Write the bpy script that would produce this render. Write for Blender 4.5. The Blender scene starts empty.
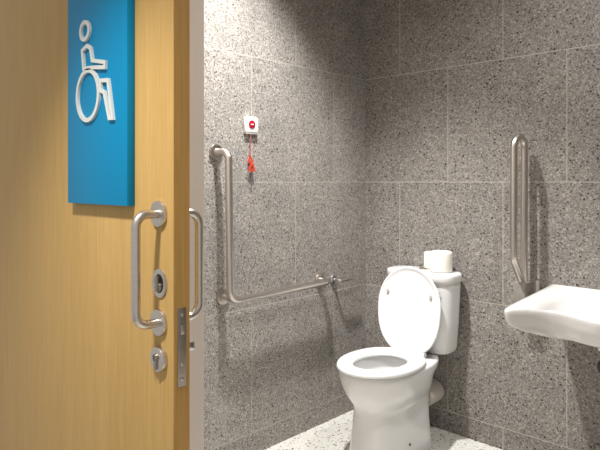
import bpy, bmesh, math
from mathutils import Vector, Matrix

C = bpy.context.scene.collection
PI = math.pi
sc = bpy.context.scene
sc.view_settings.view_transform = 'Standard'
sc.view_settings.look = 'None'
sc.view_settings.exposure = 0.0
sc.view_settings.gamma = 1.0

# ------------------------------------------------------------------ materials
def new_mat(name):
    m = bpy.data.materials.new(name)
    m.use_nodes = True
    nt = m.node_tree
    b = nt.nodes['Principled BSDF']
    return m, nt, b

def plain(name, col, rough=0.5, metal=0.0, coat=0.0, bump=0.0, scale=40.0, var=0.04, aniso=None):
    """simple procedural material: base colour gently varied by noise"""
    m, nt, b = new_mat(name)
    tc = nt.nodes.new('ShaderNodeTexCoord')
    nz = nt.nodes.new('ShaderNodeTexNoise')
    nz.inputs['Scale'].default_value = scale
    nz.inputs['Detail'].default_value = 3
    if aniso:
        mp = nt.nodes.new('ShaderNodeMapping')
        mp.inputs['Scale'].default_value = aniso
        nt.links.new(tc.outputs['Object'], mp.inputs['Vector'])
        nt.links.new(mp.outputs['Vector'], nz.inputs['Vector'])
    else:
        nt.links.new(tc.outputs['Object'], nz.inputs['Vector'])
    rp = nt.nodes.new('ShaderNodeValToRGB')
    lo = [max(0, c * (1 - var)) for c in col]; hi = [min(1, c * (1 + var)) for c in col]
    rp.color_ramp.elements[0].position = 0.3; rp.color_ramp.elements[0].color = (*lo, 1)
    rp.color_ramp.elements[1].position = 0.7; rp.color_ramp.elements[1].color = (*hi, 1)
    nt.links.new(nz.outputs['Fac'], rp.inputs['Fac'])
    nt.links.new(rp.outputs['Color'], b.inputs['Base Color'])
    b.inputs['Roughness'].default_value = rough
    b.inputs['Metallic'].default_value = metal
    b.inputs['Coat Weight'].default_value = coat
    b.inputs['Coat Roughness'].default_value = 0.05
    if bump:
        bp = nt.nodes.new('ShaderNodeBump')
        bp.inputs['Strength'].default_value = bump
        bp.inputs['Distance'].default_value = 0.002
        nt.links.new(nz.outputs['Fac'], bp.inputs['Height'])
        nt.links.new(bp.outputs['Normal'], b.inputs['Normal'])
    return m

def ramp(nt, stops, interp='CONSTANT'):
    r = nt.nodes.new('ShaderNodeValToRGB')
    cr = r.color_ramp
    cr.interpolation = interp
    while len(cr.elements) > 1: cr.elements.remove(cr.elements[-1])
    cr.elements[0].position = stops[0][0]; cr.elements[0].color = (*stops[0][1], 1)
    for p, c in stops[1:]:
        e = cr.elements.new(p); e.color = (*c, 1)
    return r

def mixc(nt, fac, a, b, mode='MIX'):
    m = nt.nodes.new('ShaderNodeMix'); m.data_type = 'RGBA'; m.blend_type = mode
    if isinstance(fac, float): m.inputs[0].default_value = fac
    else: nt.links.new(fac, m.inputs[0])
    for s, v in ((m.inputs[6], a), (m.inputs[7], b)):
        if isinstance(v, tuple): s.default_value = (*v, 1)
        else: nt.links.new(v, s)
    return m.outputs[2]

def mathn(nt, op, a, b=0.0):
    n = nt.nodes.new('ShaderNodeMath'); n.operation = op
    for s, v in ((n.inputs[0], a), (n.inputs[1], b)):
        if isinstance(v, (int, float)): s.default_value = v
        else: nt.links.new(v, s)
    return n.outputs[0]

def granite_tile(name, axis, off, sign=1.0, light_gain=1.0):
    """speckled granite cladding in 0.6 m tiles laid half-bond with pale joints"""
    m, nt, b = new_mat(name)
    tc = nt.nodes.new('ShaderNodeTexCoord')
    co = tc.outputs['Object']
    # warp so that the chips are irregular
    nz = nt.nodes.new('ShaderNodeTexNoise'); nz.inputs['Scale'].default_value = 120; nz.inputs['Detail'].default_value = 2
    nt.links.new(co, nz.inputs['Vector'])
    va = nt.nodes.new('ShaderNodeVectorMath'); va.operation = 'MULTIPLY_ADD'
    nt.links.new(nz.outputs['Color'], va.inputs[0])
    va.inputs[1].default_value = (0.008, 0.008, 0.008)
    nt.links.new(co, va.inputs[2])
    v1 = nt.nodes.new('ShaderNodeTexVoronoi'); v1.inputs['Scale'].default_value = 185
    nt.links.new(va.outputs[0], v1.inputs['Vector'])
    sx = nt.nodes.new('ShaderNodeSeparateColor'); nt.links.new(v1.outputs['Color'], sx.inputs[0])
    r1 = ramp(nt, [(0.0, (.075, .068, .062)), (0.07, (.175, .162, .148)), (0.24, (.228, .212, .194)), (0.52, (.27, .252, .232)), (0.78, (.325, .306, .283)), (0.94, (.42, .398, .37))])
    nt.links.new(sx.outputs[0], r1.inputs['Fac'])
    # larger scattered chips
    v2 = nt.nodes.new('ShaderNodeTexVoronoi'); v2.inputs['Scale'].default_value = 70
    nt.links.new(va.outputs[0], v2.inputs['Vector'])
    s2 = nt.nodes.new('ShaderNodeSeparateColor'); nt.links.new(v2.outputs['Color'], s2.inputs[0])
    near = mathn(nt, 'LESS_THAN', v2.outputs['Distance'], 0.34)
    dark = mathn(nt, 'MULTIPLY', near, mathn(nt, 'LESS_THAN', s2.outputs[0], 0.065))
    pale = mathn(nt, 'MULTIPLY', near, mathn(nt, 'GREATER_THAN', s2.outputs[0], 0.90))
    c = mixc(nt, dark, r1.outputs['Color'], (.04, .034, .03))
    c = mixc(nt, pale, c, (.40, .375, .34))
    # soft cloudy variation, scaled by the wall's painted-in brightness
    n3 = nt.nodes.new('ShaderNodeTexNoise'); n3.inputs['Scale'].default_value = 6; n3.inputs['Detail'].default_value = 4
    nt.links.new(co, n3.inputs['Vector'])
    r3 = ramp(nt, [(0.3, (.88 * light_gain,) * 3), (0.7, (1.06 * light_gain, 1.05 * light_gain, 1.04 * light_gain))], 'LINEAR')
    nt.links.new(n3.outputs['Fac'], r3.inputs['Fac'])
    c = mixc(nt, 1.0, c, r3.outputs['Color'], 'MULTIPLY')
    # joints
    sp = nt.nodes.new('ShaderNodeSeparateXYZ'); nt.links.new(co, sp.inputs[0])
    u = mathn(nt, 'ADD', mathn(nt, 'MULTIPLY', sp.outputs[axis], sign), off)
    w = mathn(nt, 'ADD', sp.outputs[2], 1.2 - 0.106)
    cb = nt.nodes.new('ShaderNodeCombineXYZ'); nt.links.new(u, cb.inputs[0]); nt.links.new(w, cb.inputs[1])
    bt = nt.nodes.new('ShaderNodeTexBrick')
    nt.links.new(cb.outputs[0], bt.inputs['Vector'])
    bt.inputs['Scale'].default_value = 1.0
    bt.inputs['Brick Width'].default_value = 0.6
    bt.inputs['Row Height'].default_value = 0.6
    bt.inputs['Mortar Size'].default_value = 0.0018
    bt.inputs['Mortar Smooth'].default_value = 0.1
    bt.offset = 0.5; bt.offset_frequency = 2
    bt.inputs['Color1'].default_value = (.93, .93, .93, 1); bt.inputs['Color2'].default_value = (1.04, 1.04, 1.04, 1)
    bt.inputs['Mortar'].default_value = (1, 1, 1, 1)
    c = mixc(nt, 1.0, c, bt.outputs['Color'], 'MULTIPLY')
    c = mixc(nt, bt.outputs['Fac'], c, (.42, .395, .36))
    nt.links.new(c, b.inputs['Base Color'])
    b.inputs['Roughness'].default_value = 0.5
    b.inputs['Specular IOR Level'].default_value = 0.35
    bp = nt.nodes.new('ShaderNodeBump'); bp.inputs['Strength'].default_value = 0.4; bp.inputs['Distance'].default_value = 0.001
    bp.invert = True
    nt.links.new(bt.outputs['Fac'], bp.inputs['Height']); nt.links.new(bp.outputs['Normal'], b.inputs['Normal'])
    return m

def terrazzo_floor(name):
    m, nt, b = new_mat(name)
    tc = nt.nodes.new('ShaderNodeTexCoord'); co = tc.outputs['Object']
    nz = nt.nodes.new('ShaderNodeTexNoise'); nz.inputs['Scale'].default_value = 60
    nt.links.new(co, nz.inputs['Vector'])
    va = nt.nodes.new('ShaderNodeVectorMath'); va.operation = 'MULTIPLY_ADD'
    nt.links.new(nz.outputs['Color'], va.inputs[0]); va.inputs[1].default_value = (.012, .012, .012)
    nt.links.new(co, va.inputs[2])
    base = ramp(nt, [(0.3, (.60, .585, .54)), (0.7, (.70, .685, .64))], 'LINEAR')
    nt.links.new(nz.outputs['Fac'], base.inputs['Fac'])
    c = base.outputs['Color']
    for scale, dist, thr, col in ((85, .36, .26, (.30, .27, .235)), (62, .30, .24, (.09, .08, .07)), (40, .22, .16, (.06, .055, .05))):
        v = nt.nodes.new('ShaderNodeTexVoronoi'); v.inputs['Scale'].default_value = scale
        nt.links.new(va.outputs[0], v.inputs['Vector'])
        s = nt.nodes.new('ShaderNodeSeparateColor'); nt.links.new(v.outputs['Color'], s.inputs[0])
        k = mathn(nt, 'MULTIPLY', mathn(nt, 'LESS_THAN', v.outputs['Distance'], dist), mathn(nt, 'LESS_THAN', s.outputs[1], thr))
        c = mixc(nt, k, c, col)
    nt.links.new(c, b.inputs['Base Color'])
    b.inputs['Roughness'].default_value = 0.4
    return m

def wood(name, light, dark):
    m, nt, b = new_mat(name)
    tc = nt.nodes.new('ShaderNodeTexCoord'); co = tc.outputs['Object']
    mp = nt.nodes.new('ShaderNodeMapping'); mp.inputs['Scale'].default_value = (1.0, 1.0, 0.035)
    nt.links.new(co, mp.inputs['Vector'])
    n1 = nt.nodes.new('ShaderNodeTexNoise'); n1.inputs['Scale'].default_value = 190; n1.inputs['Detail'].default_value = 5; n1.inputs['Roughness'].default_value = .6
    nt.links.new(mp.outputs[0], n1.inputs['Vector'])
    n2 = nt.nodes.new('ShaderNodeTexNoise'); n2.inputs['Scale'].default_value = 16; n2.inputs['Detail'].default_value = 3
    nt.links.new(mp.outputs[0], n2.inputs['Vector'])
    f = mathn(nt, 'ADD', mathn(nt, 'MULTIPLY', n1.outputs['Fac'], .65), mathn(nt, 'MULTIPLY', n2.outputs['Fac'], .35))
    r = ramp(nt, [(0.32, dark), (0.68, light)], 'LINEAR')
    nt.links.new(f, r.inputs['Fac'])
    nt.links.new(r.outputs['Color'], b.inputs['Base Color'])
    b.inputs['Roughness'].default_value = 0.55
    b.inputs['Specular IOR Level'].default_value = 0.22
    bp = nt.nodes.new('ShaderNodeBump'); bp.inputs['Strength'].default_value = 0.12; bp.inputs['Distance'].default_value = 0.0006
    nt.links.new(n1.outputs['Fac'], bp.inputs['Height']); nt.links.new(bp.outputs['Normal'], b.inputs['Normal'])
    return m

M = dict(
    tile_left=granite_tile('granite tile, side wall', 1, 0.011, -1.0, 1.14),  # granite lightened, the side wall's stronger light put into the colour
    tile_back=granite_tile('granite tile, back wall', 0, 0.362, 1.0, .93),  # same granite darkened, the back wall's dimmer light put into the colour
    floor=terrazzo_floor('white terrazzo'),
    paint=plain('warm grey paint', (.62, .56, .51), .6, scale=5, var=.02),
    ceiling=plain('ceiling paint', (.62, .60, .57), .8, scale=5, var=.02),
    wood=wood('oak veneer', (.545, .355, .135), (.44, .275, .09)),
    wood_edge=wood('oak edging', (.47, .27, .085), (.34, .185, .05)),
    steel=plain('brushed stainless steel', (.60, .555, .51), .33, 1.0, scale=30, var=.06, bump=.03, aniso=(1, 1, 12)),
    steel_dark=plain('satin dark steel', (.36, .32, .28), .4, 1.0, scale=60, var=.06),
    plate_grey=plain('grey bracket', (.27, .25, .23), .5, .2, scale=60, var=.06),
    chrome=plain('chrome', (.70, .69, .68), .12, 1.0, scale=20, var=.02),
    dark=plain('dark recess', (.035, .03, .022), .4, .5, scale=60, var=.1),
    china=plain('white vitreous china', (.74, .74, .735), .12, 0, coat=.4, scale=8, var=.01),
    china_basin=plain('white basin china', (.66, .65, .635), .14, 0, coat=.3, scale=8, var=.01),
    seat=plain('white seat plastic', (.80, .805, .81), .28, scale=12, var=.01),
    plastic=plain('white plastic', (.80, .80, .79), .4, scale=12, var=.01),
    pipe=plain('off white pipe plastic', (.62, .58, .52), .4, scale=12, var=.03),
    bump_grey=plain('grey rubber', (.42, .41, .39), .6, scale=40, var=.05),
    mark=plain('grey print', (.38, .37, .36), .5, scale=40, var=.05),
    paper=plain('toilet paper', (.78, .755, .69), .95, scale=90, var=.03, bump=.3),
    card=plain('paper roll core', (.62, .58, .50), .9, scale=60, var=.05),
    red=plain('red plastic', (.36, .004, .018), .35, scale=30, var=.05),
    red_tag=plain('red orange tag', (.55, .045, .02), .4, scale=30, var=.08),
    red_cord=plain('red cord', (.45, .06, .05), .7, scale=200, var=.1),
    grey_cord=plain('grey cord', (.10, .095, .09), .8, scale=200, var=.1),
    blue=plain('blue sign acrylic', (.0, .215, .43), .5, scale=6, var=.015),
    white_sign=plain('white raised acrylic', (.60, .62, .60), .45, scale=20, var=.01),
    black=plain('black rubber', (.012, .012, .014), .35, scale=40, var=.1),
    flange=plain('wall flange steel', (.52, .48, .44), .3, 1.0, scale=30, var=.06),
)

for k_ in ('blue',):
    M[k_].node_tree.nodes['Principled BSDF'].inputs['Specular IOR Level'].default_value = 0.2

# ------------------------------------------------------------------ mesh helpers
def add_box(bm, x0, x1, y0, y1, z0, z1, bev=0.0, seg=2):
    r = bmesh.ops.create_cube(bm, size=1.0)
    vs = r['verts']
    for v in vs:
        v.co = Vector((x0 + (v.co.x + .5) * (x1 - x0), y0 + (v.co.y + .5) * (y1 - y0), z0 + (v.co.z + .5) * (z1 - z0)))
    if bev:
        es = list({e for v in vs for e in v.link_edges})
        bmesh.ops.bevel(bm, geom=es, offset=bev, segments=seg, affect='EDGES', profile=.5, clamp_overlap=True)

def fillet(pts, rad, n=8, closed=False):
    P = [Vector(p) for p in pts]
    out = []
    N = len(P)
    for i, p in enumerate(P):
        if not closed and (i == 0 or i == N - 1):
            out.append(p); continue
        a = P[i - 1]; b = P[(i + 1) % N]
        da = (a - p); db = (b - p)
        ang = da.angle(db)
        if ang > PI - 1e-3: out.append(p); continue
        d = min(rad / math.tan(ang / 2), da.length * .49, db.length * .49)
        r = d * math.tan(ang / 2)
        s = p + da.normalized() * d; e = p + db.normalized() * d
        bis = (da.normalized() + db.normalized()).normalized()
        cen = p + bis * (r / math.sin(ang / 2))
        vs = (s - cen); ve = (e - cen)
        tot = vs.angle(ve); ax = vs.cross(ve).normalized()
        for k in range(n + 1):
            out.append(cen + Matrix.Rotation(tot * k / n, 3, ax) @ vs)
    return out

def add_tube(bm, pts, r, seg=16, rad=0.0, n=8, closed=False, caps=True):
    P = fillet(pts, rad, n, closed) if rad else [Vector(p) for p in pts]
    N = len(P); rings = []
    prev = None
    for i in range(N):
        if closed: t = (P[(i + 1) % N] - P[i - 1]).normalized()
        elif i == 0: t = (P[1] - P[0]).normalized()
        elif i == N - 1: t = (P[-1] - P[-2]).normalized()
        else: t = ((P[i + 1] - P[i]).normalized() + (P[i] - P[i - 1]).normalized()).normalized()
        if prev is None:
            up = Vector((0, 0, 1)) if abs(t.z) < .9 else Vector((1, 0, 0))
            u = t.cross(up).normalized()
        else:
            u = (prev - t * prev.dot(t)).normalized()
        prev = u
        v = t.cross(u)
        rr = r[i] if isinstance(r, (list, tuple)) else r
        rings.append([bm.verts.new(P[i] + (u * math.cos(2 * PI * k / seg) + v * math.sin(2 * PI * k / seg)) * rr) for k in range(seg)])
    rng = range(N) if closed else range(N - 1)
    for i in rng:
        a = rings[i]; b = rings[(i + 1) % N]
        for k in range(seg):
            bm.faces.new((a[k], a[(k + 1) % seg], b[(k + 1) % seg], b[k]))
    if caps and not closed:
        bm.faces.new(list(reversed(rings[0]))); bm.faces.new(rings[-1])

def add_loft(bm, sections, cap0=True, cap1=True, wrap=False):
    """sections: lists of equal-length 3-D points"""
    R = [[bm.verts.new(p) for p in s] for s in sections]
    n = len(R[0])
    for i in range(len(R) if wrap else len(R) - 1):
        a = R[i]; b = R[(i + 1) % len(R)]
        for k in range(n):
            bm.faces.new((a[k], a[(k + 1) % n], b[(k + 1) % n], b[k]))
    if not wrap:
        if cap0: bm.faces.new(list(reversed(R[0])))
        if cap1: bm.faces.new(R[-1])

def add_disc(bm, cen, axis, r, depth, seg=32, bev=0.0, sx=1.0):
    """short cylinder from cen along axis with a softened outer edge (lathe profile)"""
    prof = [(r, 0), (r, depth - bev), (r - bev * .3, depth - bev * .3), (r - bev, depth)] if bev else [(r, 0), (r, depth)]
    add_lathe(bm, cen, axis, prof, seg, sx)

def add_lathe(bm, cen, axis, prof, seg=32, sx=1.0, cap0=True, cap1=True):
    a = Vector(axis).normalized()
    up = Vector((0, 0, 1)) if abs(a.z) < .9 else Vector((1, 0, 0))
    u = a.cross(up).normalized(); v = u.cross(a)
    cen = Vector(cen)
    add_loft(bm, [[cen + a * h + (u * math.cos(2 * PI * k / seg) * sx + v * math.sin(2 * PI * k / seg)) * r for k in range(seg)] for r, h in prof], cap0, cap1)

def add_prism(bm, pts, vec):
    a = [Vector(p) for p in pts]; v = Vector(vec)
    add_loft(bm, [a, [p + v for p in a]])

def obj(name, bm, mat, parent=None, smooth=35, loc=None):
    bmesh.ops.recalc_face_normals(bm, faces=bm.faces[:])
    me = bpy.data.meshes.new(name)
    bm.to_mesh(me); bm.free()
    me.materials.append(mat)
    o = bpy.data.objects.new(name, me)
    C.objects.link(o)
    if smooth:
        me.shade_smooth()
        me.set_sharp_from_angle(angle=math.radians(smooth))
    if parent is not None:
        o.parent = parent
        # meshes are written in world coordinates: undo the parents' offset
        off = Vector((0, 0, 0)); p = parent
        while p is not None:
            off += p.location; p = p.parent
        o.location = -off
    return o

def tag(o, label, cat=None, group=None, kind=None):
    o['label'] = label
    if cat: o['category'] = cat
    if group: o['group'] = group
    if kind: o['kind'] = kind
    return o

def thing(name, label, cat, loc=(0, 0, 0), group=None, kind=None):
    o = bpy.data.objects.new(name, None)
    C.objects.link(o); o.location = loc; o.empty_display_size = .1
    return tag(o, label, cat, group, kind)

def nb(): return bmesh.new()

def box_obj(name, dims, mat, parent=None, bev=0.0, smooth=35):
    bm = nb(); add_box(bm, *dims, bev=bev)
    return obj(name, bm, mat, parent, smooth)

# ------------------------------------------------------------------ the room
H = 3.10
FY = -1.70          # room side of the front wall
FX = 0.714          # end of the front wall at the doorway
tag(box_obj('floor', (-.2, 2.75, -5.2, .0, -.12, 0), M['floor'], smooth=0), 'white terrazzo floor with dark stone chips', 'floor', kind='structure')
tag(box_obj('wall_left', (-.15, 0, FY, .15, 0, H), M['tile_left'], smooth=0), 'speckled grey granite tiled wall behind the grab rail', 'wall', kind='structure')
tag(box_obj('wall_back', (0, 2.6, 0, .15, 0, H), M['tile_back'], smooth=0), 'speckled grey granite tiled wall behind the toilet', 'wall', kind='structure')
tag(box_obj('wall_right', (2.45, 2.6, FY, 0, 0, H), M['tile_left'], smooth=0), 'granite tiled wall opposite the grab rail', 'wall', kind='structure')
tag(box_obj('wall_front', (-1.6, FX, FY - .15, FY, 0, H), M['paint'], smooth=0), 'grey painted wall end beside the open doorway', 'wall', kind='structure')
tag(box_obj('wall_front_right', (2.02, 2.75, FY - .15, FY, 0, H), M['paint'], smooth=0), 'grey painted wall on the far side of the doorway', 'wall', kind='structure')
tag(box_obj('wall_front_head', (FX, 2.02, FY - .15, FY, 2.35, H), M['paint'], smooth=0), 'grey painted wall above the doorway', 'wall', kind='structure')
tag(box_obj('ceiling', (-.2, 2.75, -5.2, .15, H, H + .1), M['ceiling'], smooth=0), 'pale painted ceiling', 'ceiling', kind='structure')

# ------------------------------------------------------------------ the sliding door
DX = 0.959; DY = -1.967; DB = -1.923
door = thing('door_1', 'honey oak door with a steel pull handle and a blue sign', 'door', (-.27, DB, 0), kind='structure')
box_obj('door_leaf', (-.27, DX - .002, DY, DB, .012, 2.28), M['wood'], door, bev=.001)
box_obj('edge_lipping', (DX - .0021, DX, DY + .0005, DB - .0005, .012, 2.28), M['wood_edge'], door, smooth=0)

def pull_handle(sy, y0, standoff, label):
    zt, zb, hx = 1.231, .975, .902
    bm = nb(); y1 = y0 + sy * standoff
    add_tube(bm, [(hx, y0 + sy * .004, zt), (hx, y1, zt), (hx, y1, zb), (hx, y0 + sy * .004, zb)], .0105, 18, .032, 9)
    h = obj('pull_handle', bm, M['steel'], door); h['label'] = label
    for z in (zt, zb):
        b2 = nb(); add_disc(b2, (hx, y0, z), (0, sy, 0), .031, .009, 36, .002)
        obj('rose', b2, M['steel'], h)
pull_handle(-1, DY, .064, 'steel pull handle on the sign side of the door')
pull_handle(1, DB, .068, 'steel pull handle on the toilet side of the door')

# oval flush pull with dark recess
bm = nb(); add_lathe(bm, (.902, DY, 1.067), (0, -1, 0), [(.034, 0), (.034, .003), (.031, .0045), (.023, .0045), (.021, .002)], 40, sx=.92, cap1=False)
fp = obj('flush_pull', bm, M['steel'], door)
bm = nb(); add_lathe(bm, (.902, DY, 1.067), (0, -1, 0), [(.0212, 0), (.0212, .0021)], 40, sx=.92)
obj('recess', bm, M['dark'], fp)
bm = nb(); add_box(bm, .897, .905, DY - .012, DY - .001, 1.047, 1.083, .002)
add_disc(bm, (.901, DY - .001, 1.057), (0, -1, 0), .011, .006, 24, .001)
obj('turn_tab', bm, M['steel_dark'], fp)

# lock cylinder with a thick rose
bm = nb(); add_disc(bm, (.906, DY, .890), (0, -1, 0), .029, .013, 40, .003)
lk = obj('lock_cylinder', bm, M['steel'], door)
bm = nb()
prof = []
for k in range(24):
    a = 2 * PI * k / 24
    prof.append((.906 + .0085 * math.cos(a), DY - .013, .896 + .0085 * math.sin(a)))
add_prism(bm, prof, (0, -.006, 0)); add_box(bm, .9015, .9105, DY - .018, DY - .012, .867, .893, .001)
obj('key_barrel', bm, M['steel_dark'], lk)
bm = nb(); add_box(bm, .9048, .9072, DY - .0196, DY - .0185, .888, .901)
obj('keyhole', bm, M['dark'], lk)

# lock face plate let into the door edge
bm = nb(); add_box(bm, DX - .0005, DX + .0012, -1.957, -1.9335, .832, 1.014, .0006)
fpn = obj('lock_face_plate', bm, M['steel_dark'], door)
bm = nb(); add_box(bm, DX + .0010, DX + .0042, -1.950, -1.9405, .953, .973, .0008)
obj('latch_bolt', bm, M['steel'], fpn)
for z in (.998, .884, .849):
    bm = nb(); add_disc(bm, (DX + .0010, -1.9455, z), (1, 0, 0), .0042, .0012, 20, .0004)
    obj('screw', bm, M['steel'], fpn)
# thumb turn on the toilet side
bm = nb(); add_disc(bm, (.905, DB, .903), (0, 1, 0), .026, .008, 32, .002)
add_box(bm, .900, .910, DB + .007, DB + .050, .892, .913, .003)
obj('thumb_turn', bm, M['chrome'], door)

# ------------------------------------------------------------------ blue sign with wheelchair symbol
SF = -1.989
CXm, CYm, CZm = 2.091, -2.7227, 1.306
yaw = math.radians(44.0)
sign = thing('accessible_toilet_sign', 'thick blue panel with a white wheelchair user symbol fixed on the oak door', 'sign', (.43, DY, 1.25))
box_obj('panel', (.457, .789, SF, DY - .0005, 1.2465, 1.98), M['blue'], sign, bev=.0012)

def sp(px, py):
    """sign drawing units to metres on the panel face"""
    u = (px - 300) / 580.; v = -(py - 182) / 580.
    d = (-math.sin(yaw) + u * math.cos(yaw), math.cos(yaw) + u * math.sin(yaw), v)
    k = (SF - CYm) / d[1]
    return (CXm + k * d[0] + .009, CZm + k * d[2] - .003)
def zz(x, y): return sp(65 + x / 3.743, 10 + y / 3.75)
def ribbon(bm, pts, w, y0, y1, closed=True):
    P = [Vector(p) for p in pts]; N = len(P); inn = []; out = []
    for i, p in enumerate(P):
        a = P[i - 1]; b = P[(i + 1) % N]
        d1 = (p - a).normalized(); d2 = (b - p).normalized()
        n1 = Vector((-d1.y, d1.x)); n2 = Vector((-d2.y, d2.x))
        m = (n1 + n2)
        m = m.normalized() if m.length > 1e-6 else n1
        k = min(1 / max(m.dot(n1), .4), 1.9)
        inn.append(p + m * (w / 2 * k)); out.append(p - m * (w / 2 * k))
    L = [[(p.x, y, p.y) for p in q] for q, y in ((out, y0), (out, y1), (inn, y1), (inn, y0))]
    # loft around the profile
    R = [[bm.verts.new(c) for c in l] for l in L]
    for j in range(4):
        A = R[j]; B = R[(j + 1) % 4]
        for k in range(N):
            bm.faces.new((A[k], A[(k + 1) % N], B[(k + 1) % N], B[k]))
def circ(cx, cy, rx, rz, n=48):
    return [(cx + rx * math.cos(2 * PI * k / n), cy + rz * math.sin(2 * PI * k / n)) for k in range(n)]
W = .0112
bm = nb()
y1 = SF - .007
# head
c = zz(75, 78); ribbon(bm, circ(c[0], c[1], .0245, .0235, 32), W, SF, y1)
# torso and arm
tor = [zz(*p) for p in ((71, 219), (66, 152), (84, 133), (96, 142), (103, 188), (150, 194), (149, 213), (108, 214))]
ribbon(bm, [(p[0], p[1]) for p in tor], W * .9, SF, y1)
# wheel
c = zz(86, 318); e0 = zz(47, 318); e1 = zz(126, 318); t0 = zz(86, 226); t1 = zz(86, 411)
ribbon(bm, circ((e0[0] + e1[0]) / 2, c[1], (e1[0] - e0[0]) / 2, (t0[1] - t1[1]) / 2), W, SF, y1)
# leg
leg = [zz(*p) for p in ((133, 263), (161, 261), (178, 402), (166, 403), (147, 306), (134, 300))]
ribbon(bm, leg, W * .9, SF, y1)
obj('wheelchair_symbol', bm, M['white_sign'], sign, 40)

# ------------------------------------------------------------------ L-shaped grab rail on the left wall
rail = thing('grab_rail', 'L shaped brushed steel grab rail fixed on the granite wall beside the toilet', 'grab rail', (0, -1.08, .78))
RT = .080; RR = .0165; zt, zb = 1.441, .775; ya = -1.095; yb = -.410
bm = nb()
add_tube(bm, [(.004, ya - .012, zt), (RT, ya, zt), (RT, ya + .01, zb), (RT, yb - .005, zb + .006), (.004, yb, zb + .006)], RR, 20, .05, 10)
add_tube(bm, [(.004, ya + .028, zb + .008), (RT, ya + .028, zb + .008)], RR * .82, 18)
obj('rail_tube', bm, M['steel'], rail)
for y, z in ((ya - .012, zt), (ya + .028, zb + .008), (yb, zb + .006)):
    bm = nb(); add_disc(bm, (.0008, y, z), (1, 0, 0), .036, .011, 36, .004)
    obj('wall_flange', bm, M['flange'], rail)

# ------------------------------------------------------------------ chrome roll holder near the corner
rh = thing('toilet_roll_holder', 'small chrome toilet roll holder on the wall past the end of the rail', 'toilet roll holder', (0, -.3, .77))
bm = nb(); add_disc(bm, (.0008, -.30, .772), (1, 0, 0), .024, .012, 32, .003)
obj('wall_rose', bm, M['chrome'], rh)
bm = nb(); add_tube(bm, [(.008, -.30, .772), (.058, -.30, .770), (.058, -.165, .764)], .0075, 14, .014, 6)
add_disc(bm, (.058, -.165, .764), (0, 1, 0), .0095, .008, 18, .002)
obj('holder_arm', bm, M['chrome'], rh)

# ------------------------------------------------------------------ emergency pull cord
em = thing('emergency_pull_cord', 'white alarm box with red round button, red cord and red tags on the granite wall', 'alarm', (0, -.89, 1.58))
box_obj('housing', (.001, .017, -.941, -.862, 1.541, 1.614), M['plastic'], em, bev=.003)
bm = nb(); add_box(bm, .003, .015, -.939, -.864, 1.533, 1.5415, .001)
obj('shade_strip', bm, M['bump_grey'], em)  # grey strip put in for the shade below the alarm box
bm = nb(); add_disc(bm, (.017, -.903, 1.579), (1, 0, 0), .020, .003, 36, .001)
bt = obj('red_button', bm, M['red'], em)
bm = nb(); add_box(bm, .0199, .0206, -.912, -.894, 1.577, 1.581)
obj('legend', bm, M['plastic'], bt)
bm = nb(); add_box(bm, .0170, .0174, -.9036, -.9024, 1.603, 1.610)
obj('red_mark', bm, M['red'], em)
CXc, CYc = .013, -.909
bm = nb(); add_tube(bm, [(CXc, CYc, 1.5385), (CXc, CYc + .001, 1.47), (CXc, CYc, 1.432)], .0016, 8)
obj('cord', bm, M['red_cord'], em)
def tri_tag(y0, z0, ang, s, mat, x=CXc):
    bm = nb()
    pts = fillet([(x, 0, .0), (x, -.5 * s, -1.05 * s), (x, .5 * s, -1.05 * s)], s * .18, 5, True)
    ca, sa = math.cos(ang), math.sin(ang)
    Q = [(p.x, y0 + p.y * ca - p.z * sa, z0 + p.y * sa + p.z * ca) for p in pts]
    inner = [(q[0], (q[1] - y0) * .38 + y0 + .30 * 2 * s * sa * 1.0, 0) for q in Q]
    L0 = Q; L1 = [(q[0] + .004, q[1], q[2]) for q in Q]
    cy = sum(q[1] for q in Q) / len(Q); cz = sum(q[2] for q in Q) / len(Q)
    I0 = [(q[0], cy + (q[1] - cy) * .42, cz + (q[2] - cz) * .42) for q in Q]
    I1 = [(q[0] + .004, q[1], q[2]) for q in I0]
    add_loft(bm, [L0, L1, I1, I0], wrap=True)
    return obj('pull_tag', bm, mat, em)
tri_tag(CYc, 1.438, .12, .040, M['red_tag'], CXc - .006)
tri_tag(CYc + .010, 1.408, -.10, .050, M['red_tag'], CXc + .001)
bm = nb(); add_tube(bm, [(CXc, CYc + .009, 1.386), (CXc, CYc + .010, 1.345), (CXc, CYc + .009, 1.305)], .003, 8)
obj('cord_end', bm, M['grey_cord'], em)

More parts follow.
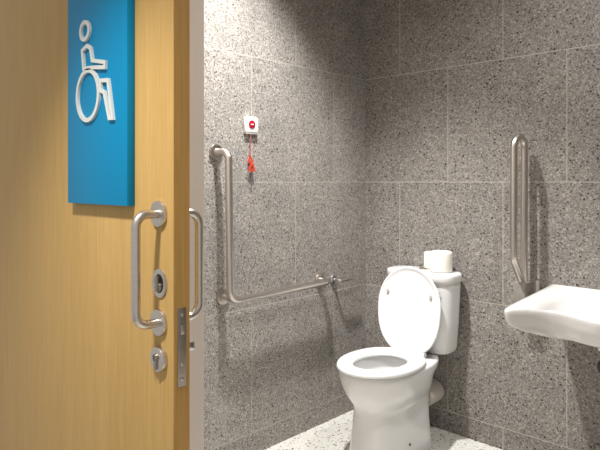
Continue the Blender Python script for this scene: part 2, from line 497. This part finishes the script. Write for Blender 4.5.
# ------------------------------------------------------------------ toilet
TX = .462
toilet = thing('toilet', 'white close coupled toilet with raised lid standing against the granite back wall', 'toilet', (TX, -.4, 0))
def egg(z, hw, yf, yb, yc=None, nf=2.0, nbk=2.6, n=64, xc=TX):
    if yc is None: yc = yf + (yb - yf) * .48
    out = []
    for k in range(n):
        a = 2 * PI * k / n
        ca, sa = math.cos(a), math.sin(a)
        if sa < 0: e = nf; L = yc - yf
        else: e = nbk; L = yb - yc
        x = xc + hw * math.copysign(abs(ca) ** (2 / e), ca)
        y = yc + L * math.copysign(abs(sa) ** (2 / e), sa)
        out.append((x, y, z))
    return out
bm = nb()
S = [
    egg(0, .120, -.655, -.187, -.40, 3.2, 6),
    egg(.014, .121, -.656, -.186, -.40, 3.2, 6),
    egg(.055, .116, -.650, -.188, -.40, 3.3, 6),
    egg(.10, .111, -.640, -.190, -.40, 3.4, 6),
    egg(.17, .106, -.628, -.192, -.41, 3.4, 6),
    egg(.238, .105, -.622, -.193, -.42, 3.2, 6),
    egg(.262, .107, -.624, -.193, -.43, 3.0, 6),
    egg(.274, .117, -.634, -.192, -.45, 2.4, 5),
    egg(.296, .134, -.653, -.192, -.47, 2.15, 4.2),
    egg(.325, .151, -.676, -.191, -.48, 2.05, 3.8),
    egg(.352, .163, -.692, -.188, -.48, 2.0, 3.4),
    egg(.378, .171, -.701, -.172, -.48, 2.0, 3.0),
    egg(.396, .175, -.706, -.140, -.48, 2.0, 2.8),
    egg(.410, .177, -.708, -.122, -.48, 2.0, 2.8),
    egg(.424, .178, -.708, -.118, -.48, 2.0, 2.8),
    egg(.435, .177, -.707, -.119, -.48, 2.0, 2.8),
    egg(.440, .171, -.701, -.125, -.48, 2.0, 2.8),
    egg(.440, .128, -.655, -.315, -.48, 2.0, 2.2),
    egg(.432, .122, -.648, -.322, -.48, 2.0, 2.2),
    egg(.39, .119, -.642, -.325, -.48, 2.0, 2.2),
    egg(.34, .105, -.615, -.335, -.475, 2.0, 2.0),
    egg(.27, .075, -.56, -.35, -.45, 2.0, 2.0),
    egg(.235, .05, -.51, -.365, -.44, 2.0, 2.0),
]
add_loft(bm, S)
obj('pan', bm, M['china'], toilet, 50)
# fixing screw in the foot of the pan
bm = nb(); add_disc(bm, (TX + .1145, -.415, .078), (.98, 0, .2), .0055, .003, 18, .001)
obj('fixing_screw', bm, M['dark'], toilet)
# seat ring
SZ = .4445
def ring_sec(z, d):    # d = 0 outer .. 1 inner
    o = egg(z, .186, -.722, -.262, -.49, 2.0, 2.5)
    i = egg(z, .112, -.640, -.345, -.49, 2.0, 2.1)
    return [tuple(a + (b - a) * d for a, b in zip(p, q)) for p, q in zip(o, i)]
bm = nb()
add_loft(bm, [ring_sec(SZ, .08), ring_sec(SZ + .002, .02), ring_sec(SZ + .008, 0), ring_sec(SZ + .016, .02), ring_sec(SZ + .022, .1), ring_sec(SZ + .0245, .28),
              ring_sec(SZ + .0245, .6), ring_sec(SZ + .021, .86), ring_sec(SZ + .014, .97), ring_sec(SZ + .006, 1.0), ring_sec(SZ, .97)], wrap=True)
seat = obj('seat', bm, M['seat'], toilet, 60)
for s in (-1, 1):
    bm = nb(); add_tube(bm, [(TX + s * .045, -.252, SZ + .012), (TX + s * .096, -.252, SZ + .012)], .013, 18)
    add_box(bm, TX + s * .0775 - .014, TX + s * .0775 + .014, -.266, -.238, .440, SZ + .006, .003)
    obj('hinge', bm, M['seat'], seat)
# raised lid, leaning back on the cistern; drawn flat (x, v) then tilted
HY, HZ, TILT = -.252, .440, math.radians(5.2)
def tl(x, v, h):   # h = towards the viewer of the underside
    return (TX - .012 + x, HY + v * math.sin(TILT) - h * math.cos(TILT), HZ + v * math.cos(TILT) + h * math.sin(TILT))
def lid_sec(inset, h, n=64):
    out = []
    for k in range(n):
        a = 2 * PI * k / n; ca, sa = math.cos(a), math.sin(a)
        hw = .185 - inset; vc = .235; L = (.438 - inset - vc) if sa > 0 else (vc - inset)
        x = hw * math.copysign(abs(ca) ** (2 / (2.0 if sa > 0 else 2.3)), ca)
        v = vc + L * math.copysign(abs(sa) ** (2 / (2.05 if sa > 0 else 2.5)), sa)
        out.append(tl(x, v, h))
    return out
bm = nb()
add_loft(bm, [lid_sec(.03, -.010), lid_sec(.012, -.008), lid_sec(.003, -.003), lid_sec(0, .003), lid_sec(.001, .009), lid_sec(.004, .011), lid_sec(.009, .0105), lid_sec(.016, .006), lid_sec(.03, .005)])
lid = obj('lid', bm, M['seat'], toilet, 60)
for s in (-1, 1):
    bm = nb()
    p = Vector(tl(s * .127, .300, .0045)); q = Vector(tl(s * .127, .300, .012)) - p
    add_lathe(bm, p, q, [(.013, 0), (.013, .004), (.010, .007)], 22, sx=.62)
    obj('buffer', bm, M['bump_grey'], lid)
# cistern
def rr(z, hw, yf, yb, n=3.3): return egg(z, hw, yf, yb, (yf + yb) / 2, n, n, xc=TX - .006)
bm = nb()
add_loft(bm, [rr(.441, .13, -.155, -.03), rr(.443, .150, -.168, -.02), rr(.452, .164, -.178, -.014), rr(.475, .171, -.183, -.011), rr(.60, .182, -.188, -.010), rr(.79, .191, -.193, -.008), rr(.806, .191, -.193, -.008)])
obj('cistern', bm, M['china'], toilet, 50)
bm = nb()
add_loft(bm, [rr(.800, .188, -.194, -.007), rr(.803, .194, -.200, -.006), rr(.809, .198, -.204, -.005), rr(.836, .199, -.205, -.005), rr(.845, .196, -.202, -.007), rr(.8485, .190, -.197, -.012), rr(.8495, .178, -.186, -.02)])
cl = obj('cistern_lid', bm, M['china'], toilet, 50)
bm = nb(); add_disc(bm, (.437, -.075, .848), (0, 0, 1), .021, .007, 32, .002)
obj('flush_button', bm, M['steel_dark'], cl)
# small printed mark on the cistern front
bm = nb()
for q in ((TX + .128, TX + .131, .737, .762), (TX + .131, TX + .142, .757, .761), (TX + .131, TX + .138, .749, .752)):
    add_box(bm, q[0], q[1], -.1920, -.1878, q[2], q[3])
obj('printed_mark', bm, M['mark'], toilet, 0)
# outlet connector to the wall
bm = nb()
add_tube(bm, [(TX, -.245, .185), (TX - .002, -.19, .19), (TX - .005, -.12, .195)], .047, 28)
add_tube(bm, [(TX - .005, -.125, .195), (TX - .005, -.062, .198), (TX - .005, -.001, .200)], [.057, .059, .059], 32)
obj('outlet_pipe', bm, M['pipe'], toilet, 40)

# ------------------------------------------------------------------ toilet rolls on the cistern
def roll(name, x, y, r, h, label):
    z = .850
    t = thing(name, label, 'toilet roll', (x, y, z), 'toilet rolls on the cistern')
    bm = nb()
    prof = [(.019, .001), (r - .006, 0), (r - .001, .003), (r, .008), (r, h - .010), (r - .0015, h - .004), (r - .006, h - .0005), (r * .8, h + .0015), (r * .55, h - .001), (.024, h), (.019, h - .002)]
    add_loft(bm, [[(x + rr_ * math.cos(2 * PI * k / 48), y + rr_ * math.sin(2 * PI * k / 48), z + hh) for k in range(48)] for rr_, hh in prof], False, False, wrap=True)
    # loose tail of paper
    bm2 = nb()
    obj('paper', bm, M['paper'], t, 60)
    add_loft(bm2, [[(x + q * math.cos(2 * PI * k / 32), y + q * math.sin(2 * PI * k / 32), z + hh) for k in range(32)] for q, hh in ((.0188, 0), (.0188, h - .003), (.0175, h - .003), (.0175, 0))], wrap=True)
    obj('core', bm2, M['card'], t, 60)
    a0 = -2.2
    bm3 = nb()
    pts = [(x + (r + .0012) * math.cos(a0 + .08 * k), y + (r + .0012) * math.sin(a0 + .08 * k)) for k in range(8)]
    add_loft(bm3, [[(p[0], p[1], z + .012) for p in pts], [(p[0], p[1], z + h - .012) for p in pts]], False, False) if False else None
    bm3.free()
    return t
roll('toilet_roll', .557, -.100, .0555, .103, 'full white toilet roll standing upright on the cistern lid')
roll('toilet_roll', .4575, -.046, .030, .088, 'partly used slim toilet roll standing behind the full roll on the cistern')

# ------------------------------------------------------------------ fold-up support rail on the back wall
sr = thing('support_rail', 'brushed steel hinged support rail folded upright on the granite wall beside the basin', 'support rail', (.96, 0, .8))
bm = nb()
add_tube(bm, [(.966, -.060, .82), (.966, -.055, 1.20), (.966, -.050, 1.514), (.966, -.165, 1.514), (.966, -.170, .955), (.966, -.085, .845)], .0155, 20, .0575, 12)
obj('rail_tube', bm, M['steel'], sr)
bm = nb()
add_box(bm, .90, 1.02, -.008, -.001, .715, .845, .002)
obj('wall_plate', bm, M['plate_grey'], sr)
bm = nb()
add_box(bm, .934, .992, -.105, -.006, .735, .843, .004)
obj('hinge_block', bm, M['plate_grey'], sr)
bm = nb(); add_tube(bm, [(.928, -.060, .80), (.998, -.060, .80)], .010, 18)
obj('hinge_pin', bm, M['steel_dark'], sr)

# ------------------------------------------------------------------ basin
BX = 1.425; BHW = .354; BZ = .827
basin = thing('basin', 'white wall hung basin with curved front edge on the granite back wall', 'basin', (BX, 0, .65))
def basin_outline():
    """plan outline, counter-clockwise from the back right corner"""
    L = BX - BHW; R = BX + BHW
    half = [(L, -.001), (L, -.12), (L, -.25), (L + .0, -.40), (L + .002, -.478), (L + .009, -.514), (L + .026, -.524), (L + .058, -.504), (L + .10, -.474), (L + .15, -.449), (L + .20, -.444), (L + .25, -.456), (L + .30, -.478), (BX, -.492)]
    pts = half + [(2 * BX - x, y) for x, y in reversed(half[:-1])]
    # Catmull-Rom smoothing of the front
    out = []
    N = len(pts)
    for i in range(N - 1):
        p0 = pts[max(i - 1, 0)]; p1 = pts[i]; p2 = pts[i + 1]; p3 = pts[min(i + 2, N - 1)]
        for k in range(5):
            t = k / 5
            out.append(tuple(.5 * (2 * b + (c - a) * t + (2 * a - 5 * b + 4 * c - d) * t * t + (-a + 3 * b - 3 * c + d) * t ** 3) for a, b, c, d in zip(p0, p1, p2, p3)))
    out.append(pts[-1])
    for k in range(1, 20): out.append((R + (L - R) * k / 20, -.001))
    return out
BO = basin_outline()
def bsec(z, sx, sy, oy=0.0, blend=0.0, ew=.2, el=.16, ec=-.25):
    out = []
    for x, y in BO:
        a = math.atan2((y - ec) / .25, (x - BX) / BHW)
        ex, ey = BX + ew * math.copysign(abs(math.cos(a)) ** .8, math.cos(a)), ec + el * math.copysign(abs(math.sin(a)) ** .8, math.sin(a))
        px, py = BX + (x - BX) * sx, min(-.001, (y * sy + oy))
        py = py + (ey - py) * blend
        out.append((px + (ex - px) * blend, py, z + .010 + .062 * py))
    return out
bm = nb()
add_loft(bm, [
    bsec(.698, 1, 1, 0, 1, .08, .07, -.27),
    bsec(.701, 1, 1, 0, 1, .13, .11, -.26),
    bsec(.709, 1, 1, 0, .9, .18, .16, -.25),
    bsec(.722, .99, .98, 0, .62, .22, .19, -.24),
    bsec(.738, .985, .975, 0, .32, .24, .2, -.23),
    bsec(.752, .98, .97, 0, .12, .26, .2, -.22),
    bsec(.765, .982, .976),
    bsec(.783, .991, .987),
    bsec(.804, .998, .997),
    bsec(.817, 1.0, 1.0),
    bsec(.824, .996, .997),
    bsec(BZ, .985, .99),
    bsec(BZ - .001, .93, .95, -.004, .04, .26, .17, -.27),
    bsec(BZ - .007, .85, .87, -.014, .22, .26, .17, -.27),
    bsec(BZ - .034, .79, .82, -.02, .5, .25, .165, -.27),
    bsec(BZ - .085, .74, .8, -.02, .85, .225, .145, -.27),
    bsec(BZ - .105, 1, 1, 0, 1, .17, .11, -.27),
    bsec(BZ - .118, 1, 1, 0, 1, .08, .06, -.27),
    bsec(BZ - .120, 1, 1, 0, 1, .03, .03, -.27),
])
obj('bowl', bm, M['china_basin'], basin, 50)
bm = nb(); add_disc(bm, (BX, -.27, .6995), (0, 0, 1), .026, .005, 28, .002)
obj('waste_fitting', bm, M['chrome'], basin)
bm = nb()
add_tube(bm, [(1.383, -.265, .70), (1.383, -.265, .648)], .033, 24)
add_tube(bm, [(1.383, -.265, .655), (1.383, -.265, .50), (1.383, -.16, .50), (1.383, -.002, .50)], .019, 18, .04, 8)
obj('waste_pipe', bm, M['plastic'], basin)
bm = nb()
add_tube(bm, [(1.40, -.12, .70), (1.36, -.14, .61), (1.312, -.13, .55), (1.312, -.12, .515), (1.36, -.08, .49), (1.40, -.002, .49)], .008, 12, .03, 6)
obj('supply_hose', bm, M['black'], basin)

# ------------------------------------------------------------------ lights
def spot(name, loc, target, energy, angle, blend, col, radius=.05):
    l = bpy.data.lights.new(name, 'SPOT'); l.energy = energy; l.spot_size = math.radians(angle); l.spot_blend = blend
    l.color = col; l.shadow_soft_size = radius
    o = bpy.data.objects.new(name, l); C.objects.link(o); o.location = loc
    d = Vector(target) - Vector(loc)
    o.rotation_euler = d.to_track_quat('-Z', 'Y').to_euler()
    return o
spot('downlight_lamp', (.54, -1.18, 3.03), (.54, -1.12, 0), 420, 85, .66, (1, .98, .955), .045)
spot('downlight_lamp', (1.53, -.78, 3.03), (1.50, -.85, 0), 100, 124, .8, (1, .98, .955), .05)
spot('corridor_lamp', (1.08, -2.75, 2.52), (.62, -1.97, .10), 175, 64, 1.0, (1, .955, .88), .07)
w = bpy.data.worlds.new('world'); sc.world = w; w.use_nodes = True
bg = w.node_tree.nodes['Background']; bg.inputs[0].default_value = (1.0, .97, .93, 1); bg.inputs[1].default_value = .58

# ------------------------------------------------------------------ camera
cd = bpy.data.cameras.new('camera'); cam = bpy.data.objects.new('camera', cd); C.objects.link(cam)
cam.location = (CXm, CYm, CZm)
cam.rotation_euler = (PI / 2, 0, yaw)
cd.sensor_width = 36.0; cd.lens = 580 / 600 * 36
cd.shift_y = -(225 - 182) / 600.
cd.clip_start = .02
sc.camera = cam
